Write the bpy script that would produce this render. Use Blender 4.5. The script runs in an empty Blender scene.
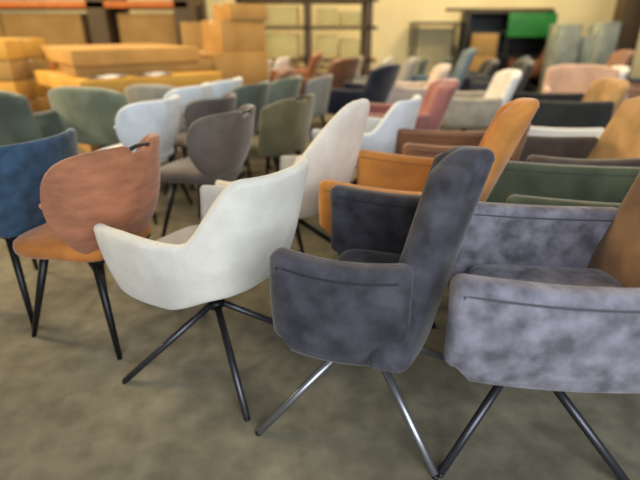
import bpy, bmesh, math, random
from mathutils import Vector, Matrix
random.seed(7)
PI = math.pi
SC = bpy.context.scene
COL = SC.collection
# ---------------------------------------------------------------- camera model
F = 480.0; CH = 1.33; P = math.radians(24.0)
def at(x, y, z=None, Y=None):
    """world point seen at photo pixel (x, y) at height z or depth Y: used only to measure places"""
    dx = (x-320)/F; dy = -(y-240)/F
    v = (dx, math.cos(P)+dy*math.sin(P), -math.sin(P)+dy*math.cos(P))
    t = (z-CH)/v[2] if z is not None else Y/v[1]
    return Vector((v[0]*t, v[1]*t, CH+v[2]*t))
cam_d = bpy.data.cameras.new('camera'); cam = bpy.data.objects.new('camera', cam_d); COL.objects.link(cam)
cam.location = (0, 0, CH); cam.rotation_euler = (PI/2-P, 0, 0)
cam_d.sensor_width = 36; cam_d.lens = 36*F/640; cam_d.clip_start = .05; cam_d.clip_end = 100
cam_d.dof.use_dof = True; cam_d.dof.focus_distance = 1.6
cam_d.dof.aperture_fstop = (cam_d.lens/1000)/0.024
SC.camera = cam
# ---------------------------------------------------------------- materials
def lin(c): return tuple(((v/255)/12.92 if v/255 <= .04045 else ((v/255+.055)/1.055)**2.4) for v in c)
def mat(name, rgb, rgb2=None, scale=6, rough=.8, metal=0, bump=0, bscale=200, sheen=0, detail=4, lo=.35, hi=.65, stretch=None, coat=0):
    m = bpy.data.materials.new(name); m.use_nodes = True
    nt = m.node_tree; b = nt.nodes['Principled BSDF']
    b.inputs['Roughness'].default_value = rough; b.inputs['Metallic'].default_value = metal
    if 'Sheen Weight' in b.inputs: b.inputs['Sheen Weight'].default_value = sheen; b.inputs['Sheen Roughness'].default_value = .4
    b.inputs['Coat Weight'].default_value = coat
    if rough > .7: b.inputs['Specular IOR Level'].default_value = .25
    tc = nt.nodes.new('ShaderNodeTexCoord'); mp = nt.nodes.new('ShaderNodeMapping')
    nt.links.new(tc.outputs['Object'], mp.inputs[0])
    if stretch: mp.inputs['Scale'].default_value = stretch
    c1 = (*lin(rgb), 1); c2 = (*lin(rgb2 or tuple(v*.88 for v in rgb)), 1)
    n = nt.nodes.new('ShaderNodeTexNoise'); n.inputs['Scale'].default_value = scale; n.inputs['Detail'].default_value = detail
    n.inputs['Distortion'].default_value = .15
    nt.links.new(mp.outputs[0], n.inputs['Vector'])
    r = nt.nodes.new('ShaderNodeValToRGB'); r.color_ramp.elements[0].position = lo; r.color_ramp.elements[1].position = hi
    r.color_ramp.elements[0].color = c2; r.color_ramp.elements[1].color = c1
    nt.links.new(n.outputs['Fac'], r.inputs[0]); nt.links.new(r.outputs[0], b.inputs['Base Color'])
    if bump:
        n2 = nt.nodes.new('ShaderNodeTexNoise'); n2.inputs['Scale'].default_value = bscale; n2.inputs['Detail'].default_value = 3
        nt.links.new(tc.outputs['Object'], n2.inputs['Vector'])
        bp = nt.nodes.new('ShaderNodeBump'); bp.inputs['Strength'].default_value = bump; bp.inputs['Distance'].default_value = .004
        nt.links.new(n2.outputs['Fac'], bp.inputs['Height']); nt.links.new(bp.outputs[0], b.inputs['Normal'])
    return m
_fab = {}; _piping_shade = {}
def piping_shade(m):  # arm piping in darkened fabric colour: painted shadow under the rolled arm top
    if m.name not in _piping_shade:
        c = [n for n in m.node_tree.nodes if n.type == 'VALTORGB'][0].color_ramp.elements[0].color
        n = bpy.data.materials.new(m.name+'_piping_shade'); n.use_nodes = True; b = n.node_tree.nodes['Principled BSDF']
        b.inputs['Base Color'].default_value = (c[0]*.6, c[1]*.6, c[2]*.6, 1); b.inputs['Roughness'].default_value = .8; _piping_shade[m.name] = n
    return _piping_shade[m.name]
def fabric(name, rgb, var=.8, scale=7, **k):
    if name not in _fab:
        kw = dict(rough=.85, sheen=.25, bump=.35, bscale=160); kw.update(k)
        _fab[name] = mat(name, rgb, tuple(v*var for v in rgb), scale, **kw)
    return _fab[name]
white_teddy = fabric('white_boucle', (212,208,198), .93, 9, bump=.8, bscale=220)
cream_teddy = fabric('cream_boucle', (224,217,204), .93, 9, bump=.8, bscale=220)
ice_fab = fabric('ice_white_weave', (218,224,228), .93, 9)
rust = fabric('rust_suede', (164,108,80), .84, 9, stretch=(1,1,2.5))
amber = fabric('amber_suede', (184,116,54), .85, 9)
blue = fabric('blue_chenille', (56,84,110), .72, 14)
char_v = fabric('charcoal_velvet', (70,69,77), .58, 11, sheen=.2, detail=7)
grey_v = fabric('lavender_grey_velvet', (130,127,138), .62, 15, sheen=.25, detail=8)
brown_v = fabric('brown_velvet', (140,108,78), .75, 6, sheen=.4)
cognac = fabric('cognac_suede', (198,132,62), .85, 8)
cognac_p = fabric('pale_cognac_suede', (196,150,100), .85, 8)
green_v = fabric('bottle_green_velvet', (84,90,68), .75, 6, sheen=.4)
taupe = fabric('taupe_velvet', (98,90,84), .82, 6, sheen=.4)
olive = fabric('olive_velvet', (110,104,76), .82, 6, sheen=.4)
sage = fabric('sage_velvet', (118,128,110), .82, 6, sheen=.4)
sagedark = fabric('dark_sage_velvet', (94,104,92), .82, 6, sheen=.4)
brownlea = fabric('brown_leather', (120,76,48), .75, 5, rough=.5, bump=.1)
navy = fabric('navy_velvet', (42,48,62), .75, 6, sheen=.3)
salmon = fabric('salmon_velvet', (164,106,98), .85, 6, sheen=.4)
slate = fabric('slate_blue_velvet', (110,128,140), .85, 6, sheen=.3)
beige = fabric('greige_weave', (178,168,150), .88, 9)
pink = fabric('pale_pink_velvet', (206,170,146), .9, 6, sheen=.3)
darkbrown = fabric('dark_brown_velvet', (86,72,62), .8, 6, sheen=.3)
coal = fabric('coal_velvet', (58,58,56), .8, 6, sheen=.2)
tan = fabric('tan_suede', (190,150,98), .85, 7)
greylin = fabric('grey_linen', (150,148,140), .9, 8)
black_metal = mat('black_powder_coat', (34,34,36), rough=.42, metal=.6)
steel = mat('brushed_steel', (150,152,156), rough=.35, metal=.85)
dark_steel = mat('gunmetal', (70,70,76), rough=.35, metal=.7)
def floor_mat():
    m = mat('worn_concrete', (128,122,103), (98,93,78), 1.6, rough=.72, bump=.25, bscale=40, detail=9, lo=.35, hi=.7)
    nt = m.node_tree; b = nt.nodes['Principled BSDF']
    ramp = [n for n in nt.nodes if n.type == 'VALTORGB'][0]
    tc = [n for n in nt.nodes if n.type == 'TEX_COORD'][0]
    n = nt.nodes.new('ShaderNodeTexNoise'); n.inputs['Scale'].default_value = 9; n.inputs['Detail'].default_value = 8; n.inputs['Distortion'].default_value = .2
    nt.links.new(tc.outputs['Object'], n.inputs['Vector'])
    r = nt.nodes.new('ShaderNodeValToRGB'); r.color_ramp.elements[0].position = .35; r.color_ramp.elements[1].position = .78
    r.color_ramp.elements[0].color = (.72,.72,.72,1); r.color_ramp.elements[1].color = (1.45,1.45,1.45,1)
    nt.links.new(n.outputs['Fac'], r.inputs[0])
    mx = nt.nodes.new('ShaderNodeMix'); mx.data_type = 'RGBA'; mx.blend_type = 'MULTIPLY'; mx.inputs[0].default_value = .8
    nt.links.new(ramp.outputs[0], mx.inputs[6]); nt.links.new(r.outputs[0], mx.inputs[7]); nt.links.new(mx.outputs[2], b.inputs['Base Color'])
    return m
concrete = floor_mat()
wall_m = mat('cream_plaster', (236,222,176), (224,210,164), 1.2, rough=.9)
card = mat('cardboard', (190,148,86), (172,132,74), 3, rough=.85)
card_y = mat('yellow_cardboard', (206,160,78), (190,144,66), 3, rough=.85)
card_p = mat('pale_cardboard', (206,196,140), (190,180,124), 3, rough=.85)
card_b = mat('brown_cardboard', (168,136,84), (154,122,72), 3, rough=.85)
tape_m = mat('packing_tape', (222,212,176), rough=.4)
wood = mat('pale_pine', (188,152,98), (160,122,74), 5, rough=.7, stretch=(1,8,8))
post_m = mat('brown_steel_paint', (80,64,40), rough=.6)
orange_m = mat('orange_steel_paint', (190,104,34), rough=.5)
dark_m = mat('black_laminate', (26,26,28), rough=.5)
green_m = mat('green_board', (30,120,50), (24,98,42), 2, rough=.6)
paper = mat('white_plastic_film', (214,216,222), rough=.35)
greyfilm = mat('grey_plastic_wrap', (150,158,152), (120,128,120), 6, rough=.3)
white_lea = fabric('white_leather', (222,220,214), .95, 6, rough=.45, bump=.05)
# ---------------------------------------------------------------- mesh helpers
def obj(name, bm, m, parent=None, smooth=True, loc=None):
    me = bpy.data.meshes.new(name)
    bmesh.ops.remove_doubles(bm, verts=bm.verts, dist=1e-5)
    bmesh.ops.recalc_face_normals(bm, faces=bm.faces)
    for f in bm.faces: f.smooth = smooth
    bm.to_mesh(me); bm.free(); me.materials.append(m)
    o = bpy.data.objects.new(name, me); COL.objects.link(o)
    if parent: o.parent = parent
    if loc is not None: o.location = loc
    return o
def tag(o, label=None, cat=None, group=None, kind=None):
    for k, v in (('label',label),('category',cat),('group',group),('kind',kind)):
        if v: o[k] = v
    return o
def empty(name, loc=(0,0,0), rz=0):
    o = bpy.data.objects.new(name, None); COL.objects.link(o); o.location = loc; o.rotation_euler = (0,0,rz)
    o.empty_display_size = .2; return o
def loops_to_bm(loops, bm=None, cap=True):
    bm = bm or bmesh.new(); L = [[bm.verts.new(p) for p in lp] for lp in loops]
    n = len(L[0])
    for i in range(len(L)-1):
        for j in range(n):
            bm.faces.new((L[i][j], L[i][(j+1)%n], L[i+1][(j+1)%n], L[i+1][j]))
    if cap: bm.faces.new(L[0][::-1]); bm.faces.new(L[-1])
    return bm
def rrect(w, h0, h1, r, ks=4, kc=4):
    """rounded rectangle section, n in [-w/2, w/2], z in [h0, h1]; returns (n, z)"""
    r = max(1e-4, min(r, w/2*.98, (h1-h0)/2*.98)); pts = []
    cs = [(w/2-r, h1-r, 0), (-w/2+r, h1-r, 90), (-w/2+r, h0+r, 180), (w/2-r, h0+r, 270)]
    for i, (cx, cz, a0) in enumerate(cs):
        for k in range(kc+1):
            a = math.radians(a0+90*k/kc); pts.append((cx+r*math.cos(a), cz+r*math.sin(a)))
        nx = cs[(i+1)%4]; a = math.radians(nx[2]); e = (nx[0]+r*math.cos(a), nx[1]+r*math.sin(a)); s = pts[-1]
        m = ks if i in (0,1,2,3) else 1
        for k in range(1, m): pts.append((s[0]+(e[0]-s[0])*k/m, s[1]+(e[1]-s[1])*k/m))
    return pts
def uloft(samples, lean, r=None, ks=6, bm=None, capr=None):
    """samples: (x, y, nx, ny, zb, zt, t); lean(u, n, z) -> (dx, dy) shift; closed rounded wall along a plan path"""
    S = []; N = len(samples)
    def tang(i):
        a = samples[max(0, i-1)]; b = samples[min(N-1, i+1)]; v = Vector((b[0]-a[0], b[1]-a[1])); return v.normalized()
    def sec(i, shrink=0, adv=0):
        x, y, nx, ny, zb, zt, t = samples[i]; u = i/(N-1)
        tt = max(.004, t-2*shrink); zb2 = zb+shrink; zt2 = zt-shrink
        rr = min((r if r else t/2)-0, t/2); rr = max(.002, rr-shrink)
        tg = tang(i); out = []
        for (n, z) in rrect(tt, zb2, zt2, rr, ks):
            dx, dy = lean(u, n, z)
            out.append((x+nx*n+tg.x*adv+dx, y+ny*n+tg.y*adv+dy, z))
        return out
    def R(i): return min(capr or 1, samples[i][6]/2*.92)
    for k in range(4):
        a = PI/2*k/4; rr = R(0); S.append(sec(0, rr*(1-math.sin(a)), -rr*math.cos(a)))
    for i in range(N): S.append(sec(i))
    for k in range(3, -1, -1):
        a = PI/2*k/4; rr = R(N-1); S.append(sec(N-1, rr*(1-math.sin(a)), rr*math.cos(a)))
    return loops_to_bm(S, bm)
def sg(v, e): return math.copysign(abs(v)**e, v)
def pillow(c, s, e1=.35, e2=.35, nu=28, nv=14, warp=None, bm=None):
    """superellipsoid cushion, c centre, s half sizes"""
    bm = bm or bmesh.new(); rows = []
    for j in range(1, nv):
        th = -PI/2+PI*j/nv; row = []
        for i in range(nu):
            ph = 2*PI*i/nu
            p = Vector((s[0]*sg(math.cos(th), e1)*sg(math.cos(ph), e2), s[1]*sg(math.cos(th), e1)*sg(math.sin(ph), e2), s[2]*sg(math.sin(th), e1)))
            if warp: p = Vector(warp(p))
            row.append(p+Vector(c))
        rows.append(row)
    return loops_to_bm(rows, bm)
def tube(pts, rads, bm=None, n=10, flat=1.0):
    pts = [Vector(p) for p in pts]; loops = []; up = Vector((0,0,1))
    if not hasattr(rads, '__len__'): rads = [rads]*len(pts)
    prev = None
    for i, p in enumerate(pts):
        t = (pts[min(i+1, len(pts)-1)]-pts[max(0, i-1)]).normalized()
        a = (prev if prev else (up if abs(t.z) < .9 else Vector((1,0,0)))); a = (a-t*a.dot(t)).normalized(); b = t.cross(a); prev = a
        loops.append([p+a*math.cos(2*PI*k/n)*rads[i]*flat+b*math.sin(2*PI*k/n)*rads[i] for k in range(n)])
    return loops_to_bm(loops, bm)
def box(c, s, bm=None, bev=.004, rz=0):
    b2 = bmesh.new(); bmesh.ops.create_cube(b2, size=1)
    for v in b2.verts: v.co = Vector((v.co.x*s[0], v.co.y*s[1], v.co.z*s[2]))
    if bev: bmesh.ops.bevel(b2, geom=b2.edges[:], offset=min(bev, min(s)*.3), segments=2, affect='EDGES', profile=.5)
    M = Matrix.Translation(c) @ Matrix.Rotation(rz, 4, 'Z')
    bmesh.ops.transform(b2, matrix=M, verts=b2.verts)
    if bm is None: return b2
    tmp = bpy.data.meshes.new('t'); b2.to_mesh(tmp); bm.from_mesh(tmp); bpy.data.meshes.remove(tmp); b2.free(); return bm
def ss(a, b, x):
    t = max(0, min(1, (x-a)/(b-a))); return t*t*(3-2*t)
# ---------------------------------------------------------------- chair bases
def swivel_base(t, m, r=.37, hub_z=.38, off=0, start=45, rad=.013, bx=0):
    n0 = len(t.children)
    bm = tube([(0,0,.27),(0,0,hub_z)], [.026,.026]); box((0,0,hub_z-.012), (.16,.16,.018), bm)
    tube([(0,0,.255),(0,0,.275),(0,0,.30)], [.020,.036,.036], bm)
    obj('swivel_hub', bm, black_metal, t)
    for k in range(4):
        a = math.radians(start+90*k+off); d = Vector((math.cos(a), math.sin(a), 0))
        p0 = d*.02+Vector((0,0,.285)); p1 = d*r+Vector((0,0,rad*.5))
        l = obj('leg', tube([p0, p0.lerp(p1,.5), p1], [rad*1.15, rad*1.15, rad], n=8, flat=1.0), m, t)
        f = obj('foot_pad', tube([(p1.x,p1.y,0),(p1.x,p1.y,.008)], .012, n=8), black_metal, l)
    for ch in list(t.children)[n0:]: ch.location.x += bx
def four_legs(t, m, hx=.14, hy=.15, fx=.25, fy=.23, z=.42, rad=.016):
    for sx in (1,-1):
        for sy in (1,-1):
            obj('leg', tube([(sx*hx,sy*hy,z),(sx*(hx+fx)/2,sy*(hy+fy)/2,z/2),(sx*fx,sy*fy,0)], [rad*1.2,rad,rad*.7], n=8), m, t)
    bm = box((0,.15,.425), (.36,.03,.02)); box((0,-.15,.425), (.36,.03,.02), bm); box((0,0,.425), (.03,.34,.02), bm)
    obj('seat_frame', bm, m, t)
# ---------------------------------------------------------------- chair kinds (all face local +X)
def shell_armchair(t, m, mseat=None, leg=None, zt=.88, za=.67, a=.27, b=.29, phm=118, th=.05, legs='swivel', off=0, lean=.22, legr=.37, k0=34, k1=68, zb0=.405, zdrop=-.008):
    """padded tub armchair: arms and back are one flowing shell"""
    N = 44; S = []
    for i in range(N+1):
        ph = math.radians(-phm+2*phm*i/N); e = .80
        x = -a*sg(math.cos(ph), e); y = b*sg(math.sin(ph), e)
        if x > 0: x *= 1.9
        nx, ny = -math.cos(ph)/a, math.sin(ph)/b; L = math.hypot(nx, ny)
        ad = abs(math.degrees(ph)); k = (1-ss(k0, k1, ad))**.9
        top = za+(zt-za)*k - .012*ss(100, 118, ad)
        zb = zb0-zdrop*ss(40, 112, ad)
        S.append((x, y, nx/L, ny/L, zb, top, th))
    # the normals from samples
    def ln(u, n, z):
        ph = math.radians(-phm+2*phm*u); s = (z-.37)/.3
        inw = -.05*max(0, 1-s)**2; w = max(0, math.cos(ph)); back = -(lean*w+.0)*max(0, z-.46)
        side = (.06*(1-w))*max(0, z-.40)
        nx, ny = -math.cos(ph), math.sin(ph)
        return (nx*(inw)+back, ny*(inw+side*1.0))
    obj('shell', uloft(S, ln, ks=8), m, t)
    ms = mseat or m
    obj('seat', pillow((.04,0,zb0+.03), (.26,.245,.045), .5, .45), ms, t)
    if legs == 'swivel': swivel_base(t, leg or black_metal, off=off, r=legr)
    else: four_legs(t, leg or black_metal)
def winged_chair(t, m, ms=None, leg=None, handle=True, zt=.86, spread=76, side_t=.72, bw=.28):
    """side chair with a leaf shaped wrap-around back and a metal grip in its top edge"""
    N = 60; S = []; a, b = .25, bw
    for i in range(N+1):
        ph = math.radians(spread*math.sin(PI/2*(2*i/N-1))); ad = abs(math.degrees(ph))/spread
        x = -a*sg(math.cos(ph), .9)+.0; y = b*sg(math.sin(ph), .9)
        nx, ny = -math.cos(ph)/a, math.sin(ph)/b; L = math.hypot(nx, ny)
        e = max(0, 1-ad**2.5)**(1/2.5); mid = .645+(side_t-.66)*ad*ad
        top = mid+(zt-.645)*e+.012
        if handle: top -= .035*(1-ss(.10, .17, ad))
        zb = mid-.235*e-.012
        S.append((x, y, nx/L, ny/L, zb, top, .045))
    def ln(u, n, z):
        ph = math.radians(spread*math.sin(PI/2*(2*u-1))); w = max(0, math.cos(ph))
        k = min(1, max(0, (z-.44)/.25)); inw = -.07*(1-k)**2
        return (-.20*w*max(0, z-.48)-math.cos(ph)*inw, math.sin(ph)*inw)
    bk = obj('backrest', uloft(S, ln, ks=8), m, t)
    if handle:
        pts = []
        for k in range(9):
            ph = math.radians(-13+26*k/8); x = -a*math.cos(ph)-.20*(zt-.49); y = b*sg(math.sin(ph), .9)
            pts.append((x, y, zt-.016+.016*math.cos((k-4)/4*PI/2)))
        obj('grip', tube(pts, .009, n=8), dark_steel, bk)
    obj('seat', pillow((.03,0,.465), (.25,.235,.05), .55, .5, warp=lambda p: (p.x, p.y*(1+.12*p.x/.25), p.z-.01*(p.x > .1))), ms or m, t)
    four_legs(t, leg or black_metal)
def box_armchair(t, m, mb=None, leg=None, za=.69, zt=.97, w=.31, d0=.29, d1=-.27, off=0, lean=.36, th=.07, bt=.11, legs='swivel', bw=None, legr=.37, pipe=True, zb0=.415, bo=0, taper=.05, bx=0):
    """armchair with slab arms, piped edges and a tall leaning back"""
    bw = bw or w-.07
    for s in (1, -1):
        S = []
        for i in range(15):
            u = i/14; x = d0+(d1-d0)*u; y = s*(w-.035-.045*(u-.35)**2)
            zb = zb0-.015*math.sin(u*PI)+.05*ss(.10, 0, u)**2
            S.append((x, y, 0, s, zb, za-.012*math.sin(u*PI)+.008*(1-u), th))
        ln = lambda u, n, z, s=s: (0.02*(z-.4), s*(.07*(z-.40)+.02*math.sin((z-.38)/.3*PI)))
        arm = obj('armrest', uloft(S, ln, r=.026, ks=6), m, t)
        if pipe:
            for q in (1, -1):
                pts = []
                for i in range(15):
                    u = i/14; x, y, _, _, zb, z1, _t = S[i]; zz = z1-.035; dx, dy = ln(u, 0, zz); pts.append((x+dx, y+dy+q*s*(th/2-.001), zz))
                if q == 1:
                    x, y, _, _, zb, z1, _t = S[0]
                    pts = [(x+.012, y+q*s*(th/2-.004), zb+.03)]+pts
                obj('piping', tube(pts, .0038, n=6), piping_shade(m), arm)
    # back
    S = []
    for i in range(13):
        u = i/12; y = -bw+2*bw*u; c = (2*u-1)**2
        S.append((d1-.03+.045*c, y+bo, -1, 0, .40, zt-.035*c**2, bt))
    ln2 = lambda u, n, z: (-lean*max(0, z-.44)+(.02 if n < 0 else 0)*0, (u-.5)*-2*taper*max(0, z-.42))
    bk = obj('backrest', uloft(S, ln2, r=.035, ks=9), mb or m, t)
    pts = []
    for i in range(13):
        x, y, nx, ny, zb, z1, t_ = S[i]; dx, dy = ln2(i/12, 0, z1-.03); pts.append((x+dx-(bt/2-.003), y+dy, z1-.03))
    if pipe: obj('piping', tube(pts, .0045, n=6), mb or m, bk)
    obj('seat', pillow((.0,0,.44), ((d0-d1)/2-.005, w-.075, .065), .4, .3), m, t)
    obj('seat_base', pillow((.0,0,.395), ((d0-d1)/2-.03, w-.08, .022), .3, .3), m, t)
    if legs == 'swivel': swivel_base(t, leg or steel, off=off, r=legr, hub_z=.375, bx=bx)
    else: four_legs(t, leg or black_metal)
def plain_chair(t, m, ms=None, zt=.86, w=.24, lean=.18, curve=.10, handle=False, leg=None):
    """armless chair with a wide gently curved padded back"""
    S = []
    for i in range(21):
        u = i/20; q = 2*u-1; y = w*q
        x = -.22+curve*q*q; nx, ny = -1, 2*curve*q/w; L = math.hypot(nx, ny)
        top = zt-.05*abs(q)**4
        if handle: top -= .03*(1-ss(.2, .34, abs(q)))
        S.append((x, y, nx/L, ny/L, .45, top, .05))
    ln = lambda u, n, z: (-lean*max(0, z-.46), (u-.5)*.10*(z-.45))
    bk = obj('backrest', uloft(S, ln, ks=6), m, t)
    if handle:
        pts = [(-.22-lean*(zt-.48), w*(k-4)/4*.32, zt-.022+.014*math.cos((k-4)/4*PI/2)) for k in range(9)]
        obj('grip', tube(pts, .008, n=8), black_metal, bk)
    obj('seat', pillow((.02,0,.46), (.235,.225,.05), .5, .45), ms or m, t)
    four_legs(t, leg or black_metal)
REF = {'shell': (-.27-.22*.40, 0, .88), 'wing': (-.25-.075, 0, .86), 'box': (-.30-.36*.50, 0, .97), 'plain': (-.22-.07, 0, .86)}
KIND = {'shell': (shell_armchair, 'tub_armchair'), 'wing': (winged_chair, 'dining_chair'), 'box': (box_armchair, 'armchair'), 'plain': (plain_chair, 'side_chair')}
def chair(kind, px, py, yaw, label, m, group=None, cat=None, xy=None, s=1, **k):
    fn, nm = KIND[kind]
    t = empty(nm); fn(t, m, **k)
    r = REF[kind]; y = math.radians(yaw)
    ztop = k.get('zt', r[2])*s
    if xy: loc = Vector((xy[0], xy[1], 0))
    else:
        w = at(px, py, ztop); loc = Vector((w.x-s*(r[0]*math.cos(y)), w.y-s*(r[0]*math.sin(y)), 0))
    t.location = loc; t.rotation_euler = (0,0,y); t.scale = (s,s,s)
    tag(t, label, cat or ('armchair' if kind in ('shell','box') else 'chair'), group)
    return t
def copy_tree(o, parent=None):
    c = o.copy(); COL.objects.link(c)
    if parent: c.parent = parent
    for ch in list(o.children): copy_tree(ch, c)
    return c
#CHAIRS
def foot_place(pa, pb, r):
    """centre of a base whose two near feet touch the floor at photo pixels pa and pb"""
    A = at(*pa, z=0); B = at(*pb, z=0); d = (B-A); n = Vector((-d.y, d.x, 0)).normalized(); m = (A+B)/2
    h = math.sqrt(max(.01, r*r-(d.length/2)**2)) if r > 0 else -r
    print('foot', m+n*h, d.length, math.degrees(math.atan2(d.y, d.x)))
    return (m+n*h).xy
def arm_ref(px, py, yaw, d0=.29, w=.31, za=.69, s=1):
    """chair origin from the pixel of its near front arm corner"""
    q = at(px, py, za*s); y = math.radians(yaw); lx, ly = d0*s, w*s
    return (q.x-(lx*math.cos(y)-ly*math.sin(y)), q.y-(lx*math.sin(y)+ly*math.cos(y)))
# front line
cpos = foot_place((127,392), (248,422), .41)
chair('shell', 0, 0, 149, 'white boucle tub armchair on black splayed legs, front row left of the charcoal armchair', white_teddy, leg=dark_steel, off=10, legr=.41, zb0=.465, zdrop=.095, za=.70, zt=.93, lean=.26,
      xy=(cpos.x-.01, cpos.y), s=.975)
chair('box', 0, 0, 163, 'charcoal velvet armchair with silvery legs, front row centre', char_v, leg=steel, xy=arm_ref(280,256,163,.18,.33,.71,1.04), s=1.04, za=.71, d0=.18, d1=-.15, bt=.12, w=.33, bw=.32, taper=.50, lean=.22, off=0, legr=.42, zb0=.39, zt=.965, bx=-.01)
chair('box', 0, 0, 174, 'lavender grey crushed velvet armchair at the right edge of the front row', grey_v, mb=brown_v, leg=dark_steel, xy=arm_ref(468,284,174,.29,.32,.70,1.04), s=1.04, w=.32, d1=-.32, lean=.24, za=.70, legr=.40, zb0=.39, bx=-.11)
dpos = foot_place((26,334), (107,360), -.23)
chair('wing', 0, 0, 160, 'rust suede chair with metal grip in its back, in front of the blue chair', rust, ms=amber, xy=(dpos.x+.04, dpos.y), zt=.90)
chair('wing', 44, 141, 160, 'blue chenille chair at the left edge behind the rust chair', blue, handle=False, bw=.33)
# second line
chair('shell', 352, 99, 150, 'cream boucle tub armchair directly behind the front white tub chair', cream_teddy, zt=1.0, lean=.24, k0=4, k1=84, b=.34, za=.58)
chair('box', 0, 0, 160, 'cognac orange suede armchair behind the charcoal velvet armchair', cognac, leg=black_metal, xy=arm_ref(326,183,160,.27,.33), d0=.27, w=.33, d1=-.28, zt=1.05, bw=.27, taper=.3, bt=.10)
chair('box', 0, 0, 172, 'bottle green velvet armchair behind the lavender grey armchair', green_v, leg=black_metal, xy=arm_ref(518,199,172,.33,.31), d0=.33, d1=-.50)
chair('wing', 246, 111, 160, 'taupe velvet chair with metal grip directly behind the front white tub chair', taupe, bw=.29)
chair('wing', 169, 100, 160, 'white fabric chair whose back shows right behind the rust chair', ice_fab, handle=False)
chair('wing', 230, 98, 160, 'taupe chair without a grip, partly hidden by the taupe chair with a grip', taupe, handle=False, zt=.81)
chair('plain', 302, 96, 150, 'olive green chair with black grip, left of the cream tub armchair', olive, handle=True, w=.31)
chair('shell', 416, 98, 152, 'icy white tub armchair between the cream tub chair and the charcoal chair back', ice_fab)
# columns behind
chair('box', 66, 89, 72, 'sage green armchair seen from behind, in front of the flat cartons', sage, zt=.88, lean=.12, bw=.35, w=.37, d1=-.26)
chair('box', -34, 92, 78, 'dark green armchair at the left edge beside the sage green armchair', sagedark, zt=.88, lean=.12, bw=.30)
chair('box', 142, 86, 80, 'pale grey linen armchair seen from behind, right of the sage green armchair', greylin, zt=.81, lean=.12, bw=.27, w=.29)
chair('wing', 204, 86, 162, 'white chair with rounded back, left of two before the carton stack', ice_fab, handle=False, group=None)
chair('wing', 237, 80, 162, 'white chair with rounded back, right of two before the carton stack', ice_fab, handle=False)
chair('wing', 265, 84, 162, 'dark sage velvet chair behind the olive chair with a grip', sagedark, handle=False)
chair('wing', 298, 78, 162, 'mid sage velvet chair between the dark sage and the pale sage chair', sage, handle=False)
chair('plain', 328, 75, 155, 'pale sage chair left of the navy armchair', greylin)
chair('box', 290, 68, 172, 'rosy brown armchair behind the sage chairs', fabric('rosy_brown_velvet', (150,110,88), .85), zt=.93, s=.95)
chair('plain', 268, 60, 160, 'small white chair before the carton stack, behind the rosy brown armchair', white_lea)
# third line and beyond
chair('box', 0, 0, 176, 'dark cognac low-backed armchair between the icy white tub chair and the tall orange back', fabric('dark_cognac_leather', (132,86,50), .85, rough=.6), xy=arm_ref(408,145,174,.29,.25), zt=.82, w=.25, d1=-.30, lean=.2)
chair('box', 668, 97, 176, 'dark brown armchair with a tan front of its back, behind the bottle green armchair', darkbrown, mb=tan)
chair('box', 0, 0, 178, 'white leather low armchair in front of the coal grey armchair', white_lea, xy=arm_ref(550,139,178,.29,.22,.62), za=.62, zt=.64, w=.22)
chair('box', 0, 0, 178, 'coal grey armchair with tan back below the pale pink armchair', coal, mb=tan, xy=arm_ref(532,101,178,.33,.33), d0=.33, w=.33, d1=-.42, zt=.86)
chair('box', 0, 0, 178, 'greige armchair with a white leather back, behind the orange suede armchair', beige, mb=white_lea, xy=arm_ref(446,98,178), zt=.93, d1=-.24)
chair('box', 452, 79, 176, 'salmon velvet armchair left of the greige armchair', salmon, zt=.93, bw=.2, bt=.15)
chair('box', 392, 64, 146, 'navy velvet armchair behind the icy white tub armchair', navy, zt=.95, bw=.28, w=.33)
chair('box', 448, 64, 176, 'white armchair with a pale back behind the salmon armchair', fabric('blush_white_weave', (214,196,180), .92), zt=.92)
chair('box', 471, 48, 178, 'slate blue armchair with a tall back, right of the white pale-backed armchair', slate, zt=1.06, bw=.18, bt=.09)
chair('box', 415, 57, 176, 'greige grey armchair between the navy and the slate blue armchairs', greylin, zt=.96)
chair('box', 320, 52, 174, 'cognac brown leather armchair under the racking', fabric('cognac_leather', (160,96,52), .8, rough=.5), zt=.95)
chair('box', 350, 57, 146, 'brown leather armchair left of the navy armchair', brownlea, zt=.95, bw=.33, w=.38)
chair('box', 582, 64, 250, 'pale pink wide armchair facing the aisle, with a light outer side', pink, zt=.92, w=.38, bw=.36, lean=.2)
chair('box', 626, 66, 172, 'narrow white armchair back at the right of the pale pink armchair', white_lea, zt=.88, bw=.22, w=.27)
chair('box', 497, 59, 178, 'black armchair right of the slate blue armchair', fabric('black_leather', (30,30,36), .8, rough=.5), zt=.88)
chair('box', 530, 60, 178, 'black armchair left of the pale pink armchair', fabric('black_leather', (30,30,36), .8, rough=.5), zt=.93)
chair('box', 556, 44, 178, 'brown leather armchair behind the two black ones', brownlea, zt=1.0)
chair('box', 628, 50, 176, 'light brown leather armchair right of the pink armchair', fabric('light_brown_leather', (142,100,74), .85, rough=.6), zt=1.0)
chair('box', 690, 72, 176, 'brown armchair at the right edge in front of the light brown leather one', fabric('light_brown_leather', (142,100,74), .85, rough=.6), zt=.84)
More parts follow.
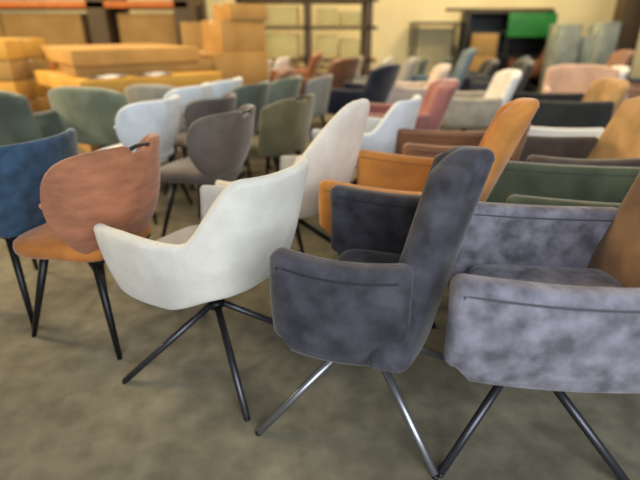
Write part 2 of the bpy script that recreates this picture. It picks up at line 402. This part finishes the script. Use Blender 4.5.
#BACKGROUND
f = obj('floor', box((1,6.5,-.05), (24,19,.1), bev=0), concrete, smooth=False); f['kind'] = 'structure'
w = obj('wall_back', box((1,12.1,2.5), (24,.2,5), bev=0), wall_m, smooth=False); w['kind'] = 'structure'
def carton(c, s, m, label, rz=0, group=None, tape=True, name='cardboard_box', cat='box'):
    t = empty(name, (c[0], c[1], c[2]-s[2]/2), rz)
    obj('carton', box((0,0,s[2]/2), s, bev=.008), m, t)
    if tape:
        bm = box((0,0,s[2]+.001), (s[0]*1.0+.004,.05,.003), bev=0); box((-s[0]/2-.001,0,s[2]*.93), (.003,.05,s[2]*.14), bm, bev=0); box((s[0]/2+.001,0,s[2]*.93), (.003,.05,s[2]*.14), bm, bev=0)
        obj('tape', bm, tape_m, t, smooth=False)
    return tag(t, label, cat, group)
def put(x0, y0, x1, y1, Y, depth, m, label, **k):
    """box whose front fills photo rectangle x0..x1, y0..y1 at depth Y"""
    a = at((x0+x1)/2, y0, Y=Y); b = at((x0+x1)/2, y1, Y=Y); l = at(x0, (y0+y1)/2, Y=Y); r = at(x1, (y0+y1)/2, Y=Y)
    return carton(((l.x+r.x)/2, Y+depth/2, (a.z+b.z)/2), (r.x-l.x, depth, a.z-b.z), m, label, **k)
def standing(x0,y0,x1,Y,d,m,label,name='cardboard_box',cat='box', tape=True, n=1):
    l = at(x0, y0, Y=Y); r = at(x1, y0, Y=Y)
    hz = l.z/n
    for k in range(n):
        lab = label if n == 1 else label+[', lowest of the pile', ', middle of the pile', ', top of the pile'][k if n == 3 else k*2]
        carton(((l.x+r.x)/2, Y+d/2, hz*k+hz/2), (r.x-l.x, d, hz-.003), m, lab, tape=tape, name=name, cat=cat)
# --- left: stack of flat cartons on a pallet
def pallet(x, y, z, sx, sy, label, rz=0):
    t = empty('pallet', (x,y,z), rz)
    bm = bmesh.new()
    for k in range(7): box((0, -sy/2+.05+k*(sy-.1)/6, .125), (sx,.1,.022), bm, bev=.002)
    obj('deck', bm, wood, t)
    for k in (-1,0,1): obj('runner', box((k*(sx/2-.06),0,.057), (.1,sy,.114), bev=.003), wood, t)
    return tag(t, label, 'pallet')
rzc = math.radians(38)
pc = at(70, 50, Y=5.3); ztop = pc.z
def from_corner(dx, dy, sx, sy):
    c_, s_ = math.cos(rzc), math.sin(rzc); ux = dx+sx/2; uy = dy+sy/2
    return pc.x+ux*c_-uy*s_, pc.y+ux*s_+uy*c_
cx, cy = from_corner(0, 0, 1.5, 1.5)
pallet(cx, cy, 0, 1.5, 1.5, 'pine pallet carrying the flat cartons, behind the green armchairs', rzc)
z = .137
names = ['flat carton lowest in the stack on the pallet', 'flat carton second from below in the stack on the pallet', 'flat carton third from below in the stack on the pallet', 'flat carton fourth from below in the stack on the pallet', 'brown flat carton sticking out just under the topmost one of the stack', 'topmost long yellow flat carton of the stack on the left']
rest = ztop-.137; H = [rest*v for v in (.18,.19,.19,.16,.11,.17)]
for k in range(6):
    sx = [1.5,1.45,1.5,1.62,1.56,1.42][k]; sy = [1.5,1.5,1.45,1.75,1.4,1.6][k]; dx = [0,.02,-.03,-.12,.06,0][k]; dy = [0,.03,0,-.34,.04,0][k]
    x_, y_ = from_corner(dx, dy, sx, sy)
    carton((x_, y_, z+H[k]/2), (sx, sy, H[k]-.006), [card,card_b,card,card_y,card_b,card][k], names[k], rz=rzc+math.radians([0,1,-1,4,-3,0][k]), name='flat_carton', cat='carton')
    z += H[k]
    if k == 3: film_z = z
x2 = at(-40, 60, Y=6.3)
for k in range(5):
    zz = .02+k*.235
    carton((x2.x, 6.5, zz+.115), (1.5,.9,.225), [card_y,card,card_y,card_b,card_y][k], ['lowest carton','second lowest carton','middle carton','second highest carton','highest yellow carton'][k]+' of the left edge stack beside the flat cartons', name='flat_carton', cat='carton')
# loose film sheets on a low shelf board before the stack
def sheet_at(q, sx, sy, rz, label):
    bm = bmesh.new(); n = 10; V = []
    for i in range(n+1):
        for j in range(n+1):
            u, v = i/n-.5, j/n-.5
            V.append(bm.verts.new((u*sx, v*sy, .012+.012*math.sin(7*u+3*v)+.008*math.sin(11*v))))
    for i in range(n):
        for j in range(n): bm.faces.new((V[i*(n+1)+j], V[(i+1)*(n+1)+j], V[(i+1)*(n+1)+j+1], V[i*(n+1)+j+1]))
    r = bmesh.ops.solidify(bm, geom=bm.faces[:], thickness=.004)
    o = obj('plastic_film', bm, paper, loc=q); o.rotation_euler = (0,0,rz); tag(o, label, 'plastic film')
for (px, rz, lab) in ((72,.75,'crumpled white plastic film on the ledge of the carton stack, nearer its corner'), (112,.6,'crumpled white plastic film on the ledge of the carton stack, further along to the right')):
    fx_, fy_ = from_corner(.25 if px < 90 else .75, -.19, 0, 0); sheet_at((fx_, fy_, film_z-.004), .42, .22, rz, lab)
# --- carton tower
def tower(x0, y0, x1, y1, Y, rz, m, label, d=.6):
    a = at((x0+x1)/2, y0, Y=Y).z; b = max(.0, at((x0+x1)/2, y1, Y=Y).z); l = at(x0, y0, Y=Y).x; r = at(x1, y0, Y=Y).x
    return carton(((l+r)/2, Y+.35, (a+b)/2), ((r-l)*.78, d, a-b-.003), m, label, rz=rz)
zb = at(225, 80, Y=6.6).z
tower(186, 52, 262, 86, 6.6, .62, card, 'large carton third from the top of the tower', .8)
tower(196, 20, 260, 52, 6.6, .60, card, 'carton second from the top of the tower, with light tape', .62)
tower(208, 3, 262, 20, 6.6, .58, card, 'top carton of the tower of cardboard boxes', .55)
q = at(225, 86, Y=6.6); l = at(186, 52, Y=6.6).x; r = at(262, 52, Y=6.6).x
hh = q.z/2
for k in range(2):
    carton(((l+r)/2, 6.95, hh*k+hh/2), ((r-l)*.78,.8,hh-.004), card, ['carton at the very bottom of the tower','carton second from the bottom of the tower'][k], rz=.62)
standing(180, 22, 199, 7.9, .5, card_b, 'brown carton on a high stack behind the carton tower', tape=False, name='cardboard_box')
# --- racking
def rack(x0, x1, Y, depth, levels, label, ups, beam, top=3.4, pw=.1, bh=.1):
    xs = ups
    t = empty('pallet_rack', ((x0+x1)/2, Y+depth/2, 0)); cx_ = (x0+x1)/2
    for X in xs:
        bm = bmesh.new()
        for yy in (-depth/2+pw/2, depth/2-pw/2):
            box((X-cx_, yy, top/2), (pw,pw,top), bm, bev=.004)
        for k in range(5): bm = tube([(X-cx_, -depth/2+.05, .3+k*.6), (X-cx_, depth/2-.05, .8+k*.6)], .014, bm, n=6)
        obj('upright', bm, post_m, t, smooth=False)
    for z in levels:
        for yy in (-depth/2+.025, depth/2-.025): obj('beam', box((0, yy, z-bh/2), (x1-x0, .05, bh)), beam, t)
        obj('shelf', box((0, 0, z-.01), (x1-x0-.02, depth-.1, .02)), wood, t)
    return tag(t, label, 'racking')
# left rack: brown upright, orange beam, big cartons
X0 = at(-90, 30, Y=8.6).x; X1 = at(190, 30, Y=8.6).x; XU = at(99, 30, Y=8.6).x; zbm = at(145, 8, Y=8.6).z+.1
rack(X0, X1, 8.6, 1.1, [.75, zbm], 'left pallet rack with brown uprights and an orange beam', [X0+.1, XU, X1-.08], orange_m, top=3.6, pw=.3)
for k, (a, b) in enumerate(((-75,0),(0,82),(116,180))):
    l = at(a, 30, Y=8.7).x; r = at(b, 30, Y=8.7).x; hz = zbm-.15-.76
    carton(((l+r)/2, 9.15, .76+hz*.49), (r-l-.03, .75, hz*.96), card_b, ['tall brown carton at the far left end of the left rack','tall brown carton of the left rack, left of its middle upright','tall brown carton of the left rack, right of its middle upright'][k])
# middle rack with pale cartons
MX0 = at(236, 20, Y=9.6).x; MX1 = at(378, 20, Y=9.6).x
lv = [.25, at(300, 59, Y=9.6).z, at(300, 26, Y=9.6).z, at(300, 1, Y=9.6).z+.05]
rack(MX0, MX1, 9.6, 1.0, lv, 'middle rack of pale cartons between brown uprights', [MX0+.08, at(307,20,Y=9.6).x, at(369,20,Y=9.6).x], post_m, top=3.6, pw=.13, bh=.06)
ci = 0
for li in range(4):
    z0 = lv[li]+.004
    for (a, b, hm) in ((244,298,.92),(316,338,.85),(340,361,.7)):
        l = at(a, 30, Y=9.7).x; r = at(b, 30, Y=9.7).x
        h = (lv[li+1]-.1-lv[li] if li < 3 else .5)*hm-.01
        side = ['wide pale carton in the left bay', 'pale carton at the left of the right bay', 'pale carton at the right of the right bay'][ci%3]
        carton(((l+r)/2, 10.05, z0+h/2), (r-l-.01, .7, h), card_p, side+' of the middle rack, '+['bottom shelf','second shelf','third shelf','top shelf'][li])
        ci += 1
# --- centre wall table
def worktable(xa, xb, y, Y, label, legc=black_metal, d=.7):
    l = at(xa, y, Y=Y); r = at(xb, y, Y=Y); t = empty('worktable', ((l.x+r.x)/2, Y+d/2, 0)); wd_ = r.x-l.x
    obj('tabletop', box((0,0,l.z-.025), (wd_,d,.05)), dark_m, t)
    for sx in (1,-1):
        for sy in (1,-1): obj('leg', box((sx*(wd_/2-.05), sy*(d/2-.05), (l.z-.05)/2), (.05,.05,l.z-.05)), legc, t)
    return tag(t, label, 'table')
worktable(415, 466, 22, 11.2, 'high black topped workbench against the cream wall')
# --- dark shelving unit with green board
l = at(469, 11, Y=10.9); r = at(556, 11, Y=10.9); t = empty('shelving_unit', ((l.x+r.x)/2, 11.2, 0)); W = r.x-l.x; Hs = l.z
for sx in (-1,1): obj('side_panel', box((sx*(W/2-.03),0,Hs/2), (.06,.6,Hs)), dark_m, t)
obj('back_panel', box((0,.28,Hs/2), (W-.12,.03,Hs-.04)), dark_m, t)
for z in (.3,.75,at(510,33,Y=10.9).z,Hs-.03): obj('shelf', box((0,0,z), (W-.12,.56,.04)), dark_m, t)
tag(t, 'black open shelving unit against the back wall', 'shelf')
pb = at(515, 10, Y=10.7)
o = obj('roller_rail', tube([(at(450,9,Y=10.8).x,10.8,pb.z+.12),(at(562,8,Y=10.8).x,10.8,pb.z+.12)], .03), post_m); 
tag(o, 'brown steel rail lying along the top of the black shelving unit', 'rail')
o.location.z = Hs-(pb.z+.12)+.03; o.location.y = .35
a = at(511, 13, Y=10.8); b = at(555, 37, Y=10.8)
t = empty('green_panel', ((a.x+b.x)/2, 10.86, 0))
obj('board', box((0,0,(a.z+b.z)/2), (b.x-a.x, .04, a.z-b.z)), green_m, t)
for sx in (-1,1): obj('post', box((sx*((b.x-a.x)/2-.04),.035,a.z/2), (.04,.03,a.z)), dark_m, t)
tag(t, 'green board on posts in front of the black shelving unit', 'board')
standing(478, 34, 499, 9.9, .4, card_b, 'beige carton in front of the black shelving unit', n=3)
for (x0,y0,x1,Y,lab) in ((562,24,584,9.6,'tall grey wrapped parcel left of the low grey one'),(584,36,604,9.7,'low grey wrapped parcel between two tall ones'),(604,22,622,9.5,'tall grey wrapped parcel beside the dark column')):
    standing(x0,y0,x1,Y,.5,greyfilm,lab,'wrapped_parcel','parcel')
# dark steel column at right
l = at(622, 20, Y=9.9); c_ = obj('trim_1', box((l.x+.22,10.1,2.5), (.42,.3,5)), post_m); c_['kind'] = 'structure'
# small stuff on the floor behind: chairs far row
far = [(272,white_lea,'white'),(344,beige,'greige'),(374,cream_teddy,'cream'),(409,sage,'sage green'),(431,sagedark,'dark green'),(508,slate,'slate blue'),(600,sage,'sage green'),(640,navy,'navy')]
for i, (x, m, cn) in enumerate(far):
    q = at(x, 50, Y=8.9)
    chair('plain', 0, 0, 165, cn+' side chair in the last row, '+['below the left bay of the middle rack','below the right bay of the middle rack','right of the middle rack','left of the black workbench','below the black workbench','below the green board','between the wrapped parcels','at the right edge'][i], m, xy=(q.x, 8.7))
#LIGHTS
def area(name, loc, rot, sx, sy, col, e):
    l = bpy.data.lights.new(name, 'AREA'); l.shape = 'RECTANGLE'; l.size = sx; l.size_y = sy; l.color = col; l.energy = e
    o = bpy.data.objects.new(name, l); COL.objects.link(o); o.location = loc; o.rotation_euler = rot; return o
area('daylight_from_loading_gate', (1.5,-3.2,2.6), (math.radians(68),0,math.radians(8)), 5, 3.4, (.86,.93,1), 430)
for i, (x, y, e) in enumerate(((-4.6,3.6,150),(-4,8,150),(0,9.2,200),(4,9.2,180),(4.5,5.5,90),(0,5.5,90))):
    area('ceiling_lamp', (x,y,4.6), (0,0,0), 1.6, .5, (1,.78,.46), e)
area('wall_lamp', (-6.8,4.2,3.0), (0,math.radians(-66),0), .6, 1.6, (1,.77,.44), 300)
GR = [('flat_carton','of the left edge stack','flat cartons stacked at the left edge'),('flat_carton','','flat cartons stacked on the pallet'),('cardboard_box','tower','cartons of the tower'),('cardboard_box','bottom of the tower','cartons of the tower'),
      ('cardboard_box','middle rack','pale cartons on the middle rack'),('cardboard_box','left rack','tall cartons in the left rack'),('cardboard_box','in front of the black shelving','cartons piled before the black shelving unit'),
      ('wrapped_parcel','','grey wrapped parcels by the back wall'),('plastic_film','','plastic film on the carton stack'),('side_chair','last row','side chairs in the last row'),
      ('dining_chair','taupe','taupe velvet chairs'),('dining_chair','white chair with rounded back','white chairs before the carton stack'),('dining_chair','sage velvet','sage velvet chairs'),
      ('armchair','black armchair','black armchairs'),('armchair','light brown leather','light brown leather armchairs'),('tub_armchair','','tub armchairs'),('pallet_rack','','pallet racks')]
for o in SC.objects:
    if o.parent is None and 'label' in o.keys() and 'group' not in o.keys():
        for n_, k_, g_ in GR:
            if o.name.split('.')[0] == n_ and k_ in o['label']: o['group'] = g_; break
wd = bpy.data.worlds.new('world'); SC.world = wd; wd.use_nodes = True
wd.node_tree.nodes['Background'].inputs[0].default_value = (.95,.97,1,1); wd.node_tree.nodes['Background'].inputs[1].default_value = .16
SC.view_settings.view_transform = 'Standard'; SC.view_settings.look = 'None'; SC.view_settings.exposure = .12; SC.view_settings.gamma = 1
SC.view_settings.use_curve_mapping = False
